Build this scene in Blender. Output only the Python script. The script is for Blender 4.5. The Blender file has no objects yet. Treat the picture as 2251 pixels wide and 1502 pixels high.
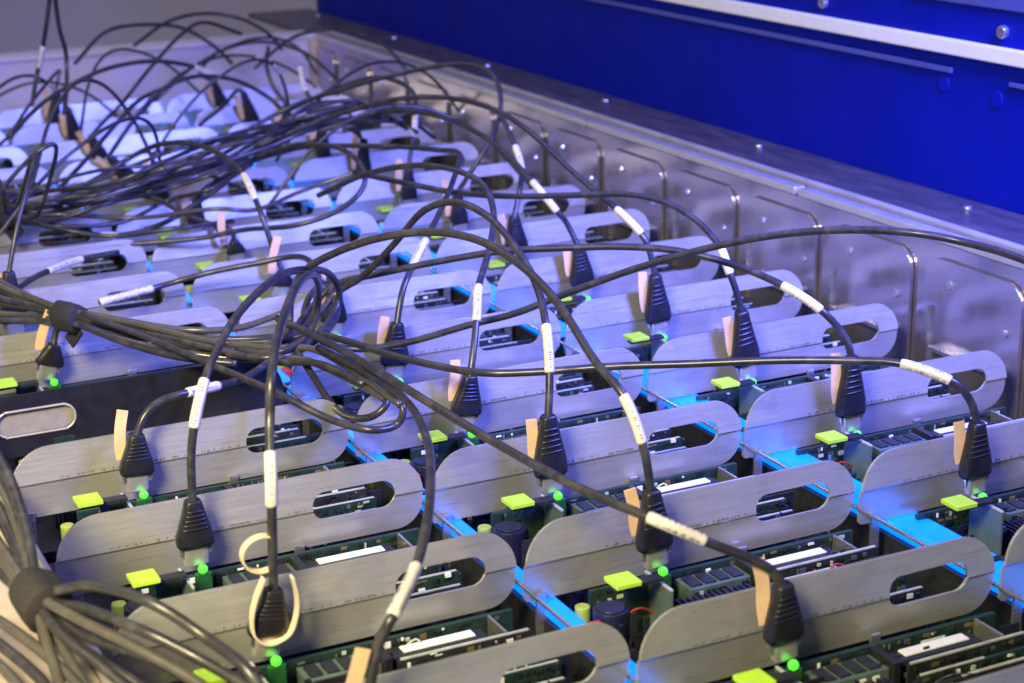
import bpy, bmesh, math, random
from mathutils import Vector, Matrix
random.seed(7)
scene = bpy.context.scene
col = scene.collection

# ---------------------------------------------------------------- camera, world, lamps, exposure
cam_d = bpy.data.cameras.new('camera')
cam = bpy.data.objects.new('camera', cam_d); col.objects.link(cam)
cam_d.sensor_width = 36.0; cam_d.lens = 62.92; cam_d.clip_start = 0.02; cam_d.clip_end = 60.0
_r = Vector((0.8969, -0.4418, -0.0174)); _u = Vector((0.1463, 0.2595, 0.9546)); _f = Vector((0.4173, 0.8588, -0.2974))
m = Matrix((( _r.x, _u.x, -_f.x), (_r.y, _u.y, -_f.y), (_r.z, _u.z, -_f.z))).to_4x4()
m.translation = Vector((-0.5546, -0.9748, 0.5186)); cam.matrix_world = m
cam_d.dof.use_dof = True; cam_d.dof.focus_distance = 1.45; cam_d.dof.aperture_fstop = 9.0
scene.camera = cam

world = bpy.data.worlds.new('World'); scene.world = world; world.use_nodes = True
bg = world.node_tree.nodes['Background']; bg.inputs[0].default_value = (0.55, 0.55, 0.73, 1); bg.inputs[1].default_value = 0.40

def lamp(name, loc, target, size, energy, color, spread=180):
    d = bpy.data.lights.new(name, 'AREA'); d.shape = 'RECTANGLE'; d.size = size[0]; d.size_y = size[1]
    d.energy = energy; d.color = color; d.spread = math.radians(spread)
    o = bpy.data.objects.new(name, d); col.objects.link(o); o.location = loc
    o.rotation_euler = (Vector(target) - Vector(loc)).to_track_quat('-Z', 'Y').to_euler()
    return o
lamp('ceiling_lamp', (-1.15, -0.80, 1.15), (-0.36, 0.20, 0.0), (0.50, 0.40), 16, (1.0, 0.87, 0.46), 80)
lamp('blue_lamp', (0.55, -0.08, 0.66), (0.24, 0.62, 0.0), (0.25, 0.3), 17, (0.13, 0.16, 1.0), 95)
lamp('room_lamp', (-0.55, 2.0, 1.8), (0.0, 1.7, 0.0), (2.2, 1.6), 7, (0.88, 0.84, 1.0))

scene.view_settings.view_transform = 'Standard'; scene.view_settings.look = 'None'
scene.view_settings.exposure = 0.05; scene.view_settings.gamma = 1.0

# ---------------------------------------------------------------- materials
def mat(name, color, rough=0.5, metal=0.0, noise=0.0, nscale=60, bump=0.0, emit=None, estr=0.0, stretch=(1, 1, 1), rvar=0.0, clear=0.0, tint=None):
    M = bpy.data.materials.new(name); M.use_nodes = True
    nt = M.node_tree; b = nt.nodes['Principled BSDF']
    b.inputs['Base Color'].default_value = (*color, 1); b.inputs['Roughness'].default_value = rough; b.inputs['Metallic'].default_value = metal
    if name == 'blue_paint': b.inputs['Specular IOR Level'].default_value = 0.12
    if clear: b.inputs['Coat Weight'].default_value = clear
    if emit: b.inputs['Emission Color'].default_value = (*emit, 1); b.inputs['Emission Strength'].default_value = estr
    if noise or bump or rvar:
        tc = nt.nodes.new('ShaderNodeTexCoord'); mp = nt.nodes.new('ShaderNodeMapping'); mp.inputs['Scale'].default_value = stretch
        oi = nt.nodes.new('ShaderNodeObjectInfo'); ad = nt.nodes.new('ShaderNodeVectorMath'); ad.operation = 'ADD'
        mu = nt.nodes.new('ShaderNodeVectorMath'); mu.operation = 'SCALE'; mu.inputs['Scale'].default_value = 0.37
        nt.links.new(oi.outputs['Location'], mu.inputs[0]); nt.links.new(tc.outputs['Object'], ad.inputs[0]); nt.links.new(mu.outputs[0], ad.inputs[1])
        nt.links.new(ad.outputs[0], mp.inputs['Vector'])
        nz = nt.nodes.new('ShaderNodeTexNoise'); nz.inputs['Scale'].default_value = nscale; nz.inputs['Detail'].default_value = 6; nz.inputs['Roughness'].default_value = 0.6
        nt.links.new(mp.outputs[0], nz.inputs['Vector'])
        if noise:
            cr = nt.nodes.new('ShaderNodeValToRGB')
            lo = [c * (1 - noise) for c in color]; hi = [min(1, c * (1 + noise)) for c in color]
            if tint: hi = list(tint)
            cr.color_ramp.elements[0].position = 0.3; cr.color_ramp.elements[1].position = 0.7
            cr.color_ramp.elements[0].color = (*lo, 1); cr.color_ramp.elements[1].color = (*hi, 1)
            nt.links.new(nz.outputs['Fac'], cr.inputs[0]); nt.links.new(cr.outputs[0], b.inputs['Base Color'])
        if rvar:
            mr = nt.nodes.new('ShaderNodeMapRange'); mr.inputs['From Min'].default_value = 0.3; mr.inputs['From Max'].default_value = 0.7
            mr.inputs['To Min'].default_value = max(0.02, rough - rvar); mr.inputs['To Max'].default_value = min(1, rough + rvar)
            nt.links.new(nz.outputs['Fac'], mr.inputs['Value']); nt.links.new(mr.outputs[0], b.inputs['Roughness'])
        if bump:
            bp = nt.nodes.new('ShaderNodeBump'); bp.inputs['Strength'].default_value = bump; bp.inputs['Distance'].default_value = 0.0008
            nt.links.new(nz.outputs['Fac'], bp.inputs['Height']); nt.links.new(bp.outputs[0], b.inputs['Normal'])
    return M
M = {}
M['plate'] = mat('brushed_plate', (0.49, 0.48, 0.45), 0.34, 0.62, 0.07, 26, 0.07, stretch=(1, 6, 22), rvar=0.08)
def smudge(M_, col2, fac, scale):
    nt = M_.node_tree; b = nt.nodes['Principled BSDF']; src = b.inputs['Base Color'].links[0].from_socket
    oi = nt.nodes.new('ShaderNodeObjectInfo'); tc = nt.nodes.new('ShaderNodeTexCoord'); ad = nt.nodes.new('ShaderNodeVectorMath'); ad.operation = 'ADD'
    nt.links.new(tc.outputs['Object'], ad.inputs[0]); nt.links.new(oi.outputs['Random'], ad.inputs[1])
    nz = nt.nodes.new('ShaderNodeTexNoise'); nz.inputs['Scale'].default_value = scale; nz.inputs['Detail'].default_value = 5; nz.inputs['Distortion'].default_value = 1.2
    nt.links.new(ad.outputs[0], nz.inputs['Vector'])
    cr = nt.nodes.new('ShaderNodeValToRGB'); cr.color_ramp.elements[0].position = 0.48; cr.color_ramp.elements[1].position = 0.70
    cr.color_ramp.elements[1].color = (fac, fac, fac, 1); nt.links.new(nz.outputs['Fac'], cr.inputs[0])
    mx = nt.nodes.new('ShaderNodeMixRGB'); mx.inputs['Color2'].default_value = (*col2, 1)
    nt.links.new(cr.outputs[0], mx.inputs['Fac']); nt.links.new(src, mx.inputs['Color1']); nt.links.new(mx.outputs[0], b.inputs['Base Color'])
smudge(M['plate'], (0.34, 0.33, 0.31), 0.4, 22)
M['steel'] = mat('bright_steel', (0.62, 0.61, 0.60), 0.28, 0.9, 0.08, 40, 0.05, stretch=(1, 1, 8), rvar=0.08)
M['wall_steel'] = mat('tank_steel', (0.50, 0.46, 0.56), 0.20, 0.85, 0.16, 16, 0.5, stretch=(1, 1, 1), rvar=0.08)
M['ledge'] = mat('tank_ledge', (0.13, 0.115, 0.145), 0.38, 0.5, 0.25, 14, 0.1, stretch=(4, 1, 4), rvar=0.1)
M['trim'] = mat('rim_trim', (0.72, 0.70, 0.72), 0.35, 0.7, 0.06, 30, 0.05, rvar=0.08)
M['blue_paint'] = mat('blue_paint', (0.0015, 0.008, 0.29), 0.50, 0.0, 0.12, 8, 0.04, rvar=0.08)
smudge(M['blue_paint'], (0.005, 0.012, 0.33), 0.5, 7)
M['white_strip'] = mat('white_strip', (0.80, 0.80, 0.82), 0.45, 0.0, 0.04, 30)
M['grey_strip'] = mat('grey_strip', (0.08, 0.10, 0.40), 0.4, 0.2, 0.1, 20)
M['wall_paint'] = mat('room_wall', (0.60, 0.55, 0.68), 0.8, 0.0, 0.06, 3, 0.1)
M['floor_paint'] = mat('room_floor', (0.30, 0.30, 0.32), 0.5, 0.0, 0.2, 4, 0.1)
M['pcb'] = mat('green_board', (0.012, 0.034, 0.024), 0.45, 0.0, 0.35, 120, 0.2)
M['pcb_edge'] = mat('board_edge', (0.40, 0.42, 0.36), 0.5, 0.0, 0.2, 90)
M['pcb_pale'] = mat('pale_green_board', (0.075, 0.115, 0.090), 0.45, 0.0, 0.25, 80, 0.1)
M['dark'] = mat('dark_board', (0.016, 0.018, 0.022), 0.5, 0.0, 0.4, 150, 0.3)
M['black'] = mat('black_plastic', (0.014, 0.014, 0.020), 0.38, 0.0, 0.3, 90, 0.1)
M['cable'] = mat('cable_jacket', (0.028, 0.027, 0.034), 0.30, 0.0, 0.25, 200, 0.1)
smudge(M['cable'], (0.085, 0.081, 0.088), 0.6, 45)
M['cable_grey'] = mat('cable_jacket_grey', (0.070, 0.064, 0.060), 0.22, 0.0, 0.2, 120, 0.1)
M['sleeve'] = mat('white_sleeve', (0.66, 0.62, 0.58), 0.5, 0.0, 0.10, 90, 0.05)
M['ink'] = mat('ink', (0.22, 0.20, 0.22), 0.7)
M['tab'] = mat('tan_tab', (0.66, 0.44, 0.29), 0.55, 0.0, 0.12, 60, 0.05)
M['tab_pale'] = mat('pale_tab', (0.74, 0.58, 0.42), 0.5, 0.0, 0.1, 60)
M['lime'] = mat('lime_label', (0.42, 0.70, 0.035), 0.5, 0.0, 0.08, 60)
M['lime_dim'] = mat('olive_part', (0.30, 0.38, 0.05), 0.5, 0.0, 0.2, 80)
M['white_label'] = mat('white_label', (0.72, 0.72, 0.64), 0.5, 0.0, 0.06, 90)
M['red'] = mat('red_part', (0.45, 0.03, 0.03), 0.4, 0.0, 0.2, 60)
M['navy'] = mat('heatsink', (0.020, 0.024, 0.060), 0.35, 0.4, 0.2, 60, 0.1)
M['led'] = mat('green_led', (0.05, 0.5, 0.04), 0.3, 0.0, emit=(0.07, 0.80, 0.015), estr=1.5)
M['led_base'] = mat('led_base', (0.015, 0.085, 0.025), 0.35, 0.0, 0.3, 120)
M['rail'] = mat('blue_rail', (0.0, 0.11, 0.85), 0.25, 0.0, 0.45, 22, 0.2, emit=(0.0, 0.16, 1.0), estr=1.9, rvar=0.1)
M['ruler'] = mat('engraving', (0.17, 0.165, 0.15), 0.6, 0.3)
M['velcro'] = mat('hook_strap', (0.018, 0.016, 0.022), 0.85, 0.0, 0.4, 400, 0.5)
M['coolant'] = mat('tank_bottom', (0.012, 0.013, 0.020), 0.25, 0.0, 0.4, 40, 0.1)
M['rim_metal'] = mat('rim_metal', (0.50, 0.46, 0.38), 0.4, 0.4, 0.1, 60)
M['inlay'] = mat('inlay', (0.36, 0.32, 0.26), 0.5, 0.3, 0.2, 60)
M['gold'] = mat('gold_contacts', (0.55, 0.40, 0.16), 0.35, 0.8)
M['ledge_beige'] = mat('warm_ledge', (0.52, 0.44, 0.33), 0.5, 0.2, 0.12, 20, 0.1)

# ---------------------------------------------------------------- helpers
def mesh_from(bm, name, material, smooth=False):
    bmesh.ops.recalc_face_normals(bm, faces=bm.faces[:])
    me = bpy.data.meshes.new(name); bm.to_mesh(me); bm.free()
    me.materials.append(material)
    if smooth:
        for p in me.polygons: p.use_smooth = True
    return me
def link(name, me, parent=None, loc=(0, 0, 0), bevel=0.0):
    o = bpy.data.objects.new(name, me); col.objects.link(o)
    if parent is not None: o.parent = parent
    o.location = loc
    if bevel:
        b = o.modifiers.new('bevel', 'BEVEL'); b.width = bevel; b.segments = 2; b.limit_method = 'ANGLE'; b.angle_limit = math.radians(50)
    return o
def thing(name, label, cat, loc=(0, 0, 0), group=None):
    o = bpy.data.objects.new(name, None); col.objects.link(o); o.location = loc; o.empty_display_size = 0.02
    o['label'] = label; o['category'] = cat
    if group: o['group'] = group
    return o
def tag(o, label, cat, group=None):
    o['label'] = label; o['category'] = cat
    if group: o['group'] = group
    return o
def box(bm, x0, x1, y0, y1, z0, z1, bev=0.0):
    v = [bm.verts.new((x, y, z)) for x in (x0, x1) for y in (y0, y1) for z in (z0, z1)]
    fs = [(0, 1, 3, 2), (4, 6, 7, 5), (0, 4, 5, 1), (2, 3, 7, 6), (0, 2, 6, 4), (1, 5, 7, 3)]
    new = [bm.faces.new([v[i] for i in f]) for f in fs]
    if bev:
        es = list({e for f in new for e in f.edges})
        bmesh.ops.bevel(bm, geom=es, offset=bev, segments=2, profile=0.5, affect='EDGES')
def bx(name, material, dims, bev=0.0):
    bm = bmesh.new(); box(bm, *dims, bev); return mesh_from(bm, name, material)
def cyl(bm, c, r0, r1, h, n=14, axis='Z'):
    ring = []
    for k, (r, t) in enumerate(((r0, 0), (r1, h))):
        rr = []
        for i in range(n):
            a = 2 * math.pi * i / n
            p = (r * math.cos(a), r * math.sin(a), t)
            if axis == 'X': p = (t, p[0], p[1])
            if axis == 'Y': p = (p[0], t, p[1])
            rr.append(bm.verts.new((c[0] + p[0], c[1] + p[1], c[2] + p[2])))
        ring.append(rr)
    for i in range(n):
        bm.faces.new((ring[0][i], ring[0][(i + 1) % n], ring[1][(i + 1) % n], ring[1][i]))
    bm.faces.new(ring[0][::-1]); bm.faces.new(ring[1])
def catmull(P, m=8):
    P = [Vector(p) for p in P]; Q = [2 * P[0] - P[1]] + P + [2 * P[-1] - P[-2]]; out = []
    for i in range(len(P) - 1):
        a, b, c, d = Q[i:i + 4]
        for k in range(m):
            t = k / m
            out.append(0.5 * ((2 * b) + (c - a) * t + (2 * a - 5 * b + 4 * c - d) * t * t + (3 * b - 3 * c + d - a) * t ** 3))
    out.append(P[-1]); return out
def frames(C):
    T = [(C[min(i + 1, len(C) - 1)] - C[max(i - 1, 0)]).normalized() for i in range(len(C))]
    n = T[0].orthogonal().normalized(); N = []
    for t in T:
        n = (n - t * n.dot(t))
        n = n.normalized() if n.length > 1e-6 else t.orthogonal().normalized()
        N.append(n)
    return T, N
def tube(bm, C, rad, sides=10, cap=True):
    T, N = frames(C); rings = []
    for i, (c, t, n) in enumerate(zip(C, T, N)):
        b = t.cross(n); r = rad(i) if callable(rad) else rad
        rings.append([bm.verts.new(c + (n * math.cos(2 * math.pi * k / sides) + b * math.sin(2 * math.pi * k / sides)) * r) for k in range(sides)])
    for A, B in zip(rings, rings[1:]):
        for k in range(sides):
            bm.faces.new((A[k], A[(k + 1) % sides], B[(k + 1) % sides], B[k]))
    if cap: bm.faces.new(rings[0][::-1]); bm.faces.new(rings[-1])
def strip(bm, C, normals, w, th):
    """a flat ribbon along C: width w along `normals`, thickness th"""
    T, _ = frames(C); rings = []
    for c, t, n in zip(C, T, normals):
        n = (n - t * n.dot(t)).normalized(); b = t.cross(n)
        rings.append([bm.verts.new(c + n * sx * w / 2 + b * sy * th / 2) for sx, sy in ((-1, -1), (1, -1), (1, 1), (-1, 1))])
    for A, B in zip(rings, rings[1:]):
        for k in range(4): bm.faces.new((A[k], A[(k + 1) % 4], B[(k + 1) % 4], B[k]))
    bm.faces.new(rings[0][::-1]); bm.faces.new(rings[-1])
def rounded(x0, x1, z0, z1, radii, n=8):
    """outline of a rounded rectangle; radii = (bottom-left, bottom-right, top-right, top-left)"""
    P = []
    for (cx, cz, r, a0) in ((x0, z0, radii[0], 180), (x1, z0, radii[1], 270), (x1, z1, radii[2], 0), (x0, z1, radii[3], 90)):
        ox = cx + r * (1 if cx == x0 else -1); oz = cz + r * (1 if cz == z0 else -1)
        k = n if r > 1e-5 else 0
        for i in range(k + 1):
            a = math.radians(a0 + 90 * (i / k if k else 0)); P.append((ox + r * math.cos(a), oz + r * math.sin(a)))
    return P
def sheet(outline, holes=(), th=0.002, cuts=(), profile=None):
    """sheet-metal blank in the XZ plane, thickness along +Y"""
    bm = bmesh.new(); edges = []
    for loop in (outline, *holes):
        vs = [bm.verts.new((x, 0, z)) for x, z in loop]
        edges += [bm.edges.new((vs[i], vs[(i + 1) % len(vs)])) for i in range(len(vs))]
    bmesh.ops.triangle_fill(bm, use_beauty=True, use_dissolve=False, edges=edges)
    for z in cuts:
        bmesh.ops.bisect_plane(bm, geom=bm.verts[:] + bm.edges[:] + bm.faces[:], plane_co=(0, 0, z), plane_no=(0, 0, 1))
    if profile:
        for v in bm.verts: v.co.y += profile(v.co.z)
    ext = bmesh.ops.extrude_face_region(bm, geom=bm.faces[:])
    for v in ext['geom']:
        if isinstance(v, bmesh.types.BMVert): v.co.y += th
    return bm

ROW = 0.16132; COLX = 0.29
ORD = ['first', 'second', 'third', 'fourth', 'fifth', 'sixth', 'seventh', 'eighth', 'ninth', 'tenth', 'eleventh', 'twelfth', 'thirteenth', 'fourteenth', 'fifteenth']
COLNAME = {1: 'plain-side column', 2: 'middle column', 3: 'wall-side column'}
def ordinal(r): return ORD[12 - r]

# ---------------------------------------------------------------- setting: room
fl = link('floor', bx('floor', M['floor_paint'], (-8, 8, -6, 9, -1.05, -1.0))); fl['kind'] = 'structure'
wl = link('wall', bx('wall', M['wall_paint'], (-8, 8, 4.6, 4.8, -1.0, 3.2))); wl['kind'] = 'structure'

# ---------------------------------------------------------------- tank
tank = thing('immersion_tank', 'grey steel immersion tank with slotted side wall and screwed ledge', 'tank', (0, 0, -0.09))
def tp(name, me, bevel=0.0, parent=None):
    o = link(name, me, parent or tank, (0, 0, 0) if parent else (0, 0, 0.09), bevel); return o
Y0, Y1 = -1.1, 2.12; WX = 0.562; RZ = 0.088
tp('tank_bottom', bx('tank_bottom', M['coolant'], (-0.355, WX, Y0, Y1, -0.10, -0.085)))
tp('side_wall', bx('side_wall', M['wall_steel'], (WX, WX + 0.004, Y0, Y1, -0.085, RZ - 0.004)))
tp('side_wall', bx('plain_side', M['trim'], (-0.3585, -0.3540, Y0, Y1, -0.085, 0.024)), 0.001)
tp('ledge', bx('left_ledge', M['ledge_beige'], (-0.75, -0.359, Y0, Y1, -0.01, 0.012)), 0.002)
tp('end_wall', bx('end_wall', M['wall_paint'], (-0.355, WX + 0.004, Y1 + 0.001, Y1 + 0.005, -0.085, RZ - 0.006)))
tp('end_rim', bx('end_rim', M['wall_paint'], (-0.355, WX, Y1 - 0.004, Y1 + 0.06, RZ - 0.004, RZ + 0.004)), 0.002)
# rim trim in two lengths with the joint between them
for a, b in ((Y0, 0.600), (0.607, Y1)):
    tp('rim_trim', bx('rim_trim', M['trim'], (WX - 0.003, WX + 0.012, a, b, RZ - 0.003, RZ + 0.006)), 0.0015)
tp('rim_bead', bx('rim_bead', M['trim'], (WX + 0.027, WX + 0.036, Y0, Y1 + 0.04, RZ - 0.002, RZ + 0.007)), 0.003)
led_me = bx('ledge', M['ledge'], (WX + 0.012, 0.705, Y0, Y1 + 0.42, RZ - 0.012, RZ - 0.002))
tp('ledge', led_me, 0.001)
bm = bmesh.new(); cyl(bm, (0, 0, 0), 0.0055, 0.0048, 0.003, 12); scr = mesh_from(bm, 'screw', M['steel'], False)
for k in range(9):
    link('screw', scr, tank, (0.676, 0.46 + 0.195 * 2 * (k - 2), RZ - 0.002 + 0.09), 0.0008)
tp('corner_post', bx('corner_post', M['ledge_beige'], (WX - 0.014, WX + 0.002, Y1 - 0.016, Y1, -0.05, RZ - 0.004)), 0.002)
# guide panels pressed on the wall, one per blade
gm = sheet(rounded(-0.070, 0.070, -0.075, 0.070, (0, 0, 0.022, 0.022)), th=0.004)
gm.transform(Matrix.Rotation(math.radians(90), 4, 'Z'))
guide = mesh_from(gm, 'guide_panel', M['wall_steel'])
bm = bmesh.new(); cyl(bm, (0, 0, 0), 0.0045, 0.0038, -0.0025, 10, 'X'); stud = mesh_from(bm, 'stud', M['steel'])
bm = bmesh.new(); box(bm, -0.004, 0, -0.0016, 0.0016, -0.07, 0.0); tabm = mesh_from(bm, 'guide_rib', M['steel'])
bm = bmesh.new(); box(bm, -0.012, 0, -0.045, 0.045, -0.002, 0.002); foot = mesh_from(bm, 'guide_foot', M['steel'])
for r in range(-3, 13):
    g = link('guide_panel', guide, tank, (WX - 0.001, ROW * r + 0.148, 0.09 + random.uniform(-0.001, 0.001)), 0.0012)
    link('stud', stud, g, (-0.004, 0.030, 0.048)); link('stud', stud, g, (-0.004, -0.050, 0.020))
    link('guide_rib', tabm, g, (-0.004, 0.058, 0.020)); link('guide_foot', foot, g, (-0.004, 0.0, -0.018))

# ---------------------------------------------------------------- blue cabinet behind the ledge
cab = thing('blue_cabinet', 'royal blue painted cabinet panel with white strip behind the tank ledge', 'cabinet', (0.70, 1.0, 0.0))
def cp(name, me, bevel=0.0): return link(name, me, cab, (-0.70, -1.0, 0.0), bevel)
BX = 0.706
cp('panel', bx('panel', M['blue_paint'], (BX, BX + 0.03, -1.2, 2.50, -0.05, 0.70)), 0.002)
cp('white_strip', bx('white_strip', M['white_strip'], (BX - 0.008, BX - 0.0003, -1.2, 2.45, 0.236, 0.253)), 0.002)
cp('grey_bead', bx('grey_bead', M['grey_strip'], (BX - 0.004, BX - 0.0003, 0.53, 2.45, 0.216, 0.222)), 0.001)
cp('grey_bead', bx('grey_bead2', M['grey_strip'], (BX - 0.004, BX - 0.0003, -1.2, 0.44, 0.214, 0.219)), 0.001)
cp('grey_panel', bx('grey_panel', M['grey_strip'], (BX - 0.004, BX - 0.0003, -1.2, 0.60, 0.290, 0.345)), 0.002)
bm = bmesh.new(); cyl(bm, (0, 0, 0), 0.0075, 0.0065, -0.006, 16, 'X'); bolt = mesh_from(bm, 'bolt', M['steel'])
for y, z in ((0.455, 0.268), (0.765, 0.268), (1.075, 0.268), (1.385, 0.268), (0.145, 0.268)):
    link('bolt', bolt, cab, (BX - 0.70, y - 1.0, z), 0.001)
bm = bmesh.new(); cyl(bm, (0, 0, 0), 0.010, 0.009, -0.0015, 18, 'X'); plug = mesh_from(bm, 'plug', M['blue_paint'])
for y, z in ((0.545, 0.203), (0.46, 0.198)):
    link('hole_plug', plug, cab, (BX - 0.70, y - 1.0, z), 0.0006)

# ---------------------------------------------------------------- rails and dividers between the columns
for c, nm in ((1, 'bright blue light rail between the plain-side column and the middle column'), (2, 'bright blue light rail between the middle column and the wall column')):
    x = COLX * (c - 2) + 0.2395
    hw = 0.0062 if c == 1 else 0.0155; cx = 0.024 if c == 1 else 0.047
    rail = thing('light_rail', nm, 'rail', (x + cx, 0.5, -0.05), 'blue light rails between the blade columns')
    y = -1.0
    while y < 2.0:
        b = y + 0.322 - 0.006
        link('rail_segment', bx('rail_segment', M['rail'], (-hw, hw, y - 0.5, b - 0.5, 0.004, 0.0155), 0.003), rail)
        link('rail_joint', bx('rail_joint', M['black'], (-hw - 0.0005, hw + 0.0005, b - 0.5 + 0.0005, b - 0.5 + 0.0055, 0.003, 0.016)), rail)
        y += 0.322
    link('channel', bx('channel', M['dark'], (-hw - 0.002, hw + 0.002, -1.5, 1.55, -0.034, 0.0035)), rail)
    d = link('guide_rod', bx('guide_rod', M['steel'], (-0.0010, 0.0010, -1.1, 2.11, -0.019, -0.0165), 0.0004)); d.location = (x, 0, 0)
    tag(d, 'thin steel guide rod running beside the blue rail, ' + ('middle' if c == 1 else 'wall-side') + ' column', 'rod', 'steel guide rods between the blade columns')

# ---------------------------------------------------------------- server blades
ZC = -0.004
def prof(z):
    d = z - ZC
    if d > 0.001: return -0.0007 + (d - 0.001) * 0.20
    if d < -0.001: return 0.0007 + (-0.001 - d) * 0.05
    return -0.7 * d
pl_bm = sheet(rounded(-0.048, 0.236, -0.032, 0.0245, (0.004, 0.022, 0.026, 0.034), 10),
              [rounded(0.1455, 0.213, -0.0120, 0.0098, (0.0108,) * 4, 8)], 0.0022, (ZC - 0.001, ZC + 0.001), prof)
PLATE = mesh_from(pl_bm, 'handle_plate', M['plate'])
ENGRS = []
for v in range(4):
    bm = bmesh.new(); rs = random.Random(3 + v); x = rs.uniform(-0.02, 0.03)
    while x < 0.139:
        w = rs.choice((0.0004, 0.0006, 0.0008)); h = rs.uniform(0.0010, 0.0026); z = rs.uniform(-0.0002, 0.0004)
        if rs.random() < 0.8: box(bm, x, x + w, -0.0003, 0.001, z - h / 2, z + h / 2)
        x += w + rs.choice((0.0006, 0.0009, 0.0009, 0.0016, 0.005))
    ENGRS.append(mesh_from(bm, 'engraving', M['ruler']))
PART = [  # name, mesh, bevel
    ('board', bx('board', M['dark'], (-0.044, 0.232, -0.085, 0.054, -0.080, -0.072)), 0),
    ('backplane', bx('backplane', M['pcb'], (0.000, 0.228, 0.046, 0.0500, -0.072, -0.030)), 0),
    ('plate_bracket', bx('plate_bracket', M['steel'], (0.128, 0.136, 0.0525, 0.0548, -0.072, -0.026)), 0.0004),
    ('plate_bracket', bx('plate_bracket2', M['steel'], (-0.040, -0.032, 0.0525, 0.0548, -0.072, -0.026)), 0.0004),
    ('port_housing', bx('port_housing', M['pcb_pale'], (0.068, 0.120, 0.022, 0.044, -0.072, -0.034)), 0.0006),
    ('end_block', bx('end_block', M['black'], (0.1205, 0.1265, 0.018, 0.045, -0.072, -0.029)), 0.0008),
    ('memory_module', bx('memory_module', M['black'], (0.130, 0.200, 0.026, 0.0405, -0.072, -0.0345)), 0.0006),
    ('memory_module', bx('memory_module2', M['dark'], (0.128, 0.226, 0.0125, 0.0150, -0.072, -0.030)), 0),
    ('memory_module', bx('memory_module3', M['pcb'], (0.126, 0.228, 0.0000, 0.0022, -0.072, -0.032)), 0),
    ('memory_module', bx('memory_module4', M['dark'], (0.126, 0.224, -0.0145, -0.0120, -0.072, -0.031)), 0),
    ('memory_module', bx('memory_module5', M['pcb'], (0.060, 0.226, -0.0300, -0.0278, -0.072, -0.034)), 0),
    ('memory_module', bx('memory_module6', M['dark'], (0.050, 0.220, -0.0500, -0.0475, -0.072, -0.036)), 0),
    ('bracket', bx('bracket', M['steel'], (0.2075, 0.2095, 0.016, 0.044, -0.050, -0.0285)), 0.0003),
    ('standing_board', bx('standing_board', M['pcb_pale'], (0.030, 0.0318, -0.014, 0.022, -0.072, -0.0120)), 0),
    ('card', bx('card', M['pcb'], (0.012, 0.0300, 0.016, 0.0178, -0.072, -0.012)), 0),
    ('cover_arm', bx('cover_arm', M['dark'], (-0.0080, 0.0298, -0.0045, 0.0045, -0.0080, -0.0046)), 0.0005),
    ('lime_cover', bx('lime_cover', M['lime'], (-0.0097, 0.0097, -0.0097, 0.0097, -0.0044, -0.0008)), 0.0006),
    ('red_clip', bx('red_clip', M['red'], (-0.018, -0.010, 0.004, 0.016, -0.072, -0.036)), 0.001),
    ('led_base', bx('led_base', M['led_base'], (0.0450, 0.0575, 0.0300, 0.0352, -0.040, -0.0220)), 0.0015),
]
bm = bmesh.new(); box(bm, 0.052, 0.112, -0.010, 0.018, -0.072, -0.050)
for k in range(13): box(bm, 0.0522 + k * 0.0049, 0.0534 + k * 0.0049, -0.0098, 0.0178, -0.0500, -0.036)
PART.append(('heatsink', mesh_from(bm, 'heatsink', M['navy']), 0))
bm = bmesh.new()
for k in range(4): box(bm, 0.0715 + k * 0.0118, 0.0800 + k * 0.0118, 0.0250, 0.0410, -0.0339, -0.0325)
PART.append(('port_lids', mesh_from(bm, 'port_lids', M['dark']), 0))
bm = bmesh.new(); cyl(bm, (0.002, 0.020, -0.072), 0.013, 0.013, 0.040, 20); cyl(bm, (0.002, 0.020, -0.0319), 0.0105, 0.010, 0.0012, 20)
PART.append(('capacitor', mesh_from(bm, 'capacitor', M['navy']), 0.0008))
bm = bmesh.new(); cyl(bm, (-0.010, 0.040, -0.072), 0.0055, 0.0055, 0.036, 16)
PART.append(('olive_cap', mesh_from(bm, 'olive_cap', M['lime_dim']), 0.001))
bm = bmesh.new(); cyl(bm, (0.012, -0.030, -0.072), 0.008, 0.008, 0.030, 16)
PART.append(('capacitor', mesh_from(bm, 'capacitor2', M['black']), 0.0008))
bm = bmesh.new(); bmesh.ops.create_icosphere(bm, subdivisions=2, radius=0.0037)
for v in bm.verts: v.co += Vector((0.0510, 0.0320, -0.0195))
PART.append(('status_light', mesh_from(bm, 'status_light', M['led'], True), 0))
# light edges of the boards and the printed label on the memory bar
SUB = {'memory_module': ('white_label', bx('white_label', M['white_label'], (0.139, 0.192, 0.0295, 0.0385, -0.0344, -0.0330), 0.0005)),
       'memory_module2': ('board_edge', bx('board_edge', M['pcb_edge'], (0.130, 0.224, 0.0128, 0.0147, -0.0299, -0.0288))),
       'memory_module3': ('board_edge', bx('board_edge2', M['pcb_edge'], (0.128, 0.180, 0.0003, 0.0019, -0.0319, -0.0310))),
       'memory_module4': ('board_edge', bx('board_edge3', M['pcb_edge'], (0.150, 0.222, -0.0142, -0.0123, -0.0309, -0.0300))),
       'memory_module5': ('board_edge', bx('board_edge4', M['pcb_edge'], (0.064, 0.224, -0.0297, -0.0281, -0.0339, -0.0331))),
       'memory_module6': ('board_edge', bx('board_edge5', M['pcb_edge'], (0.110, 0.218, -0.0497, -0.0478, -0.0359, -0.0350))),
       'standing_board': ('board_edge', bx('board_edge6', M['pcb_edge'], (0.0300, 0.0318, -0.014, 0.022, -0.0119, -0.0105)))}
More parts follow.
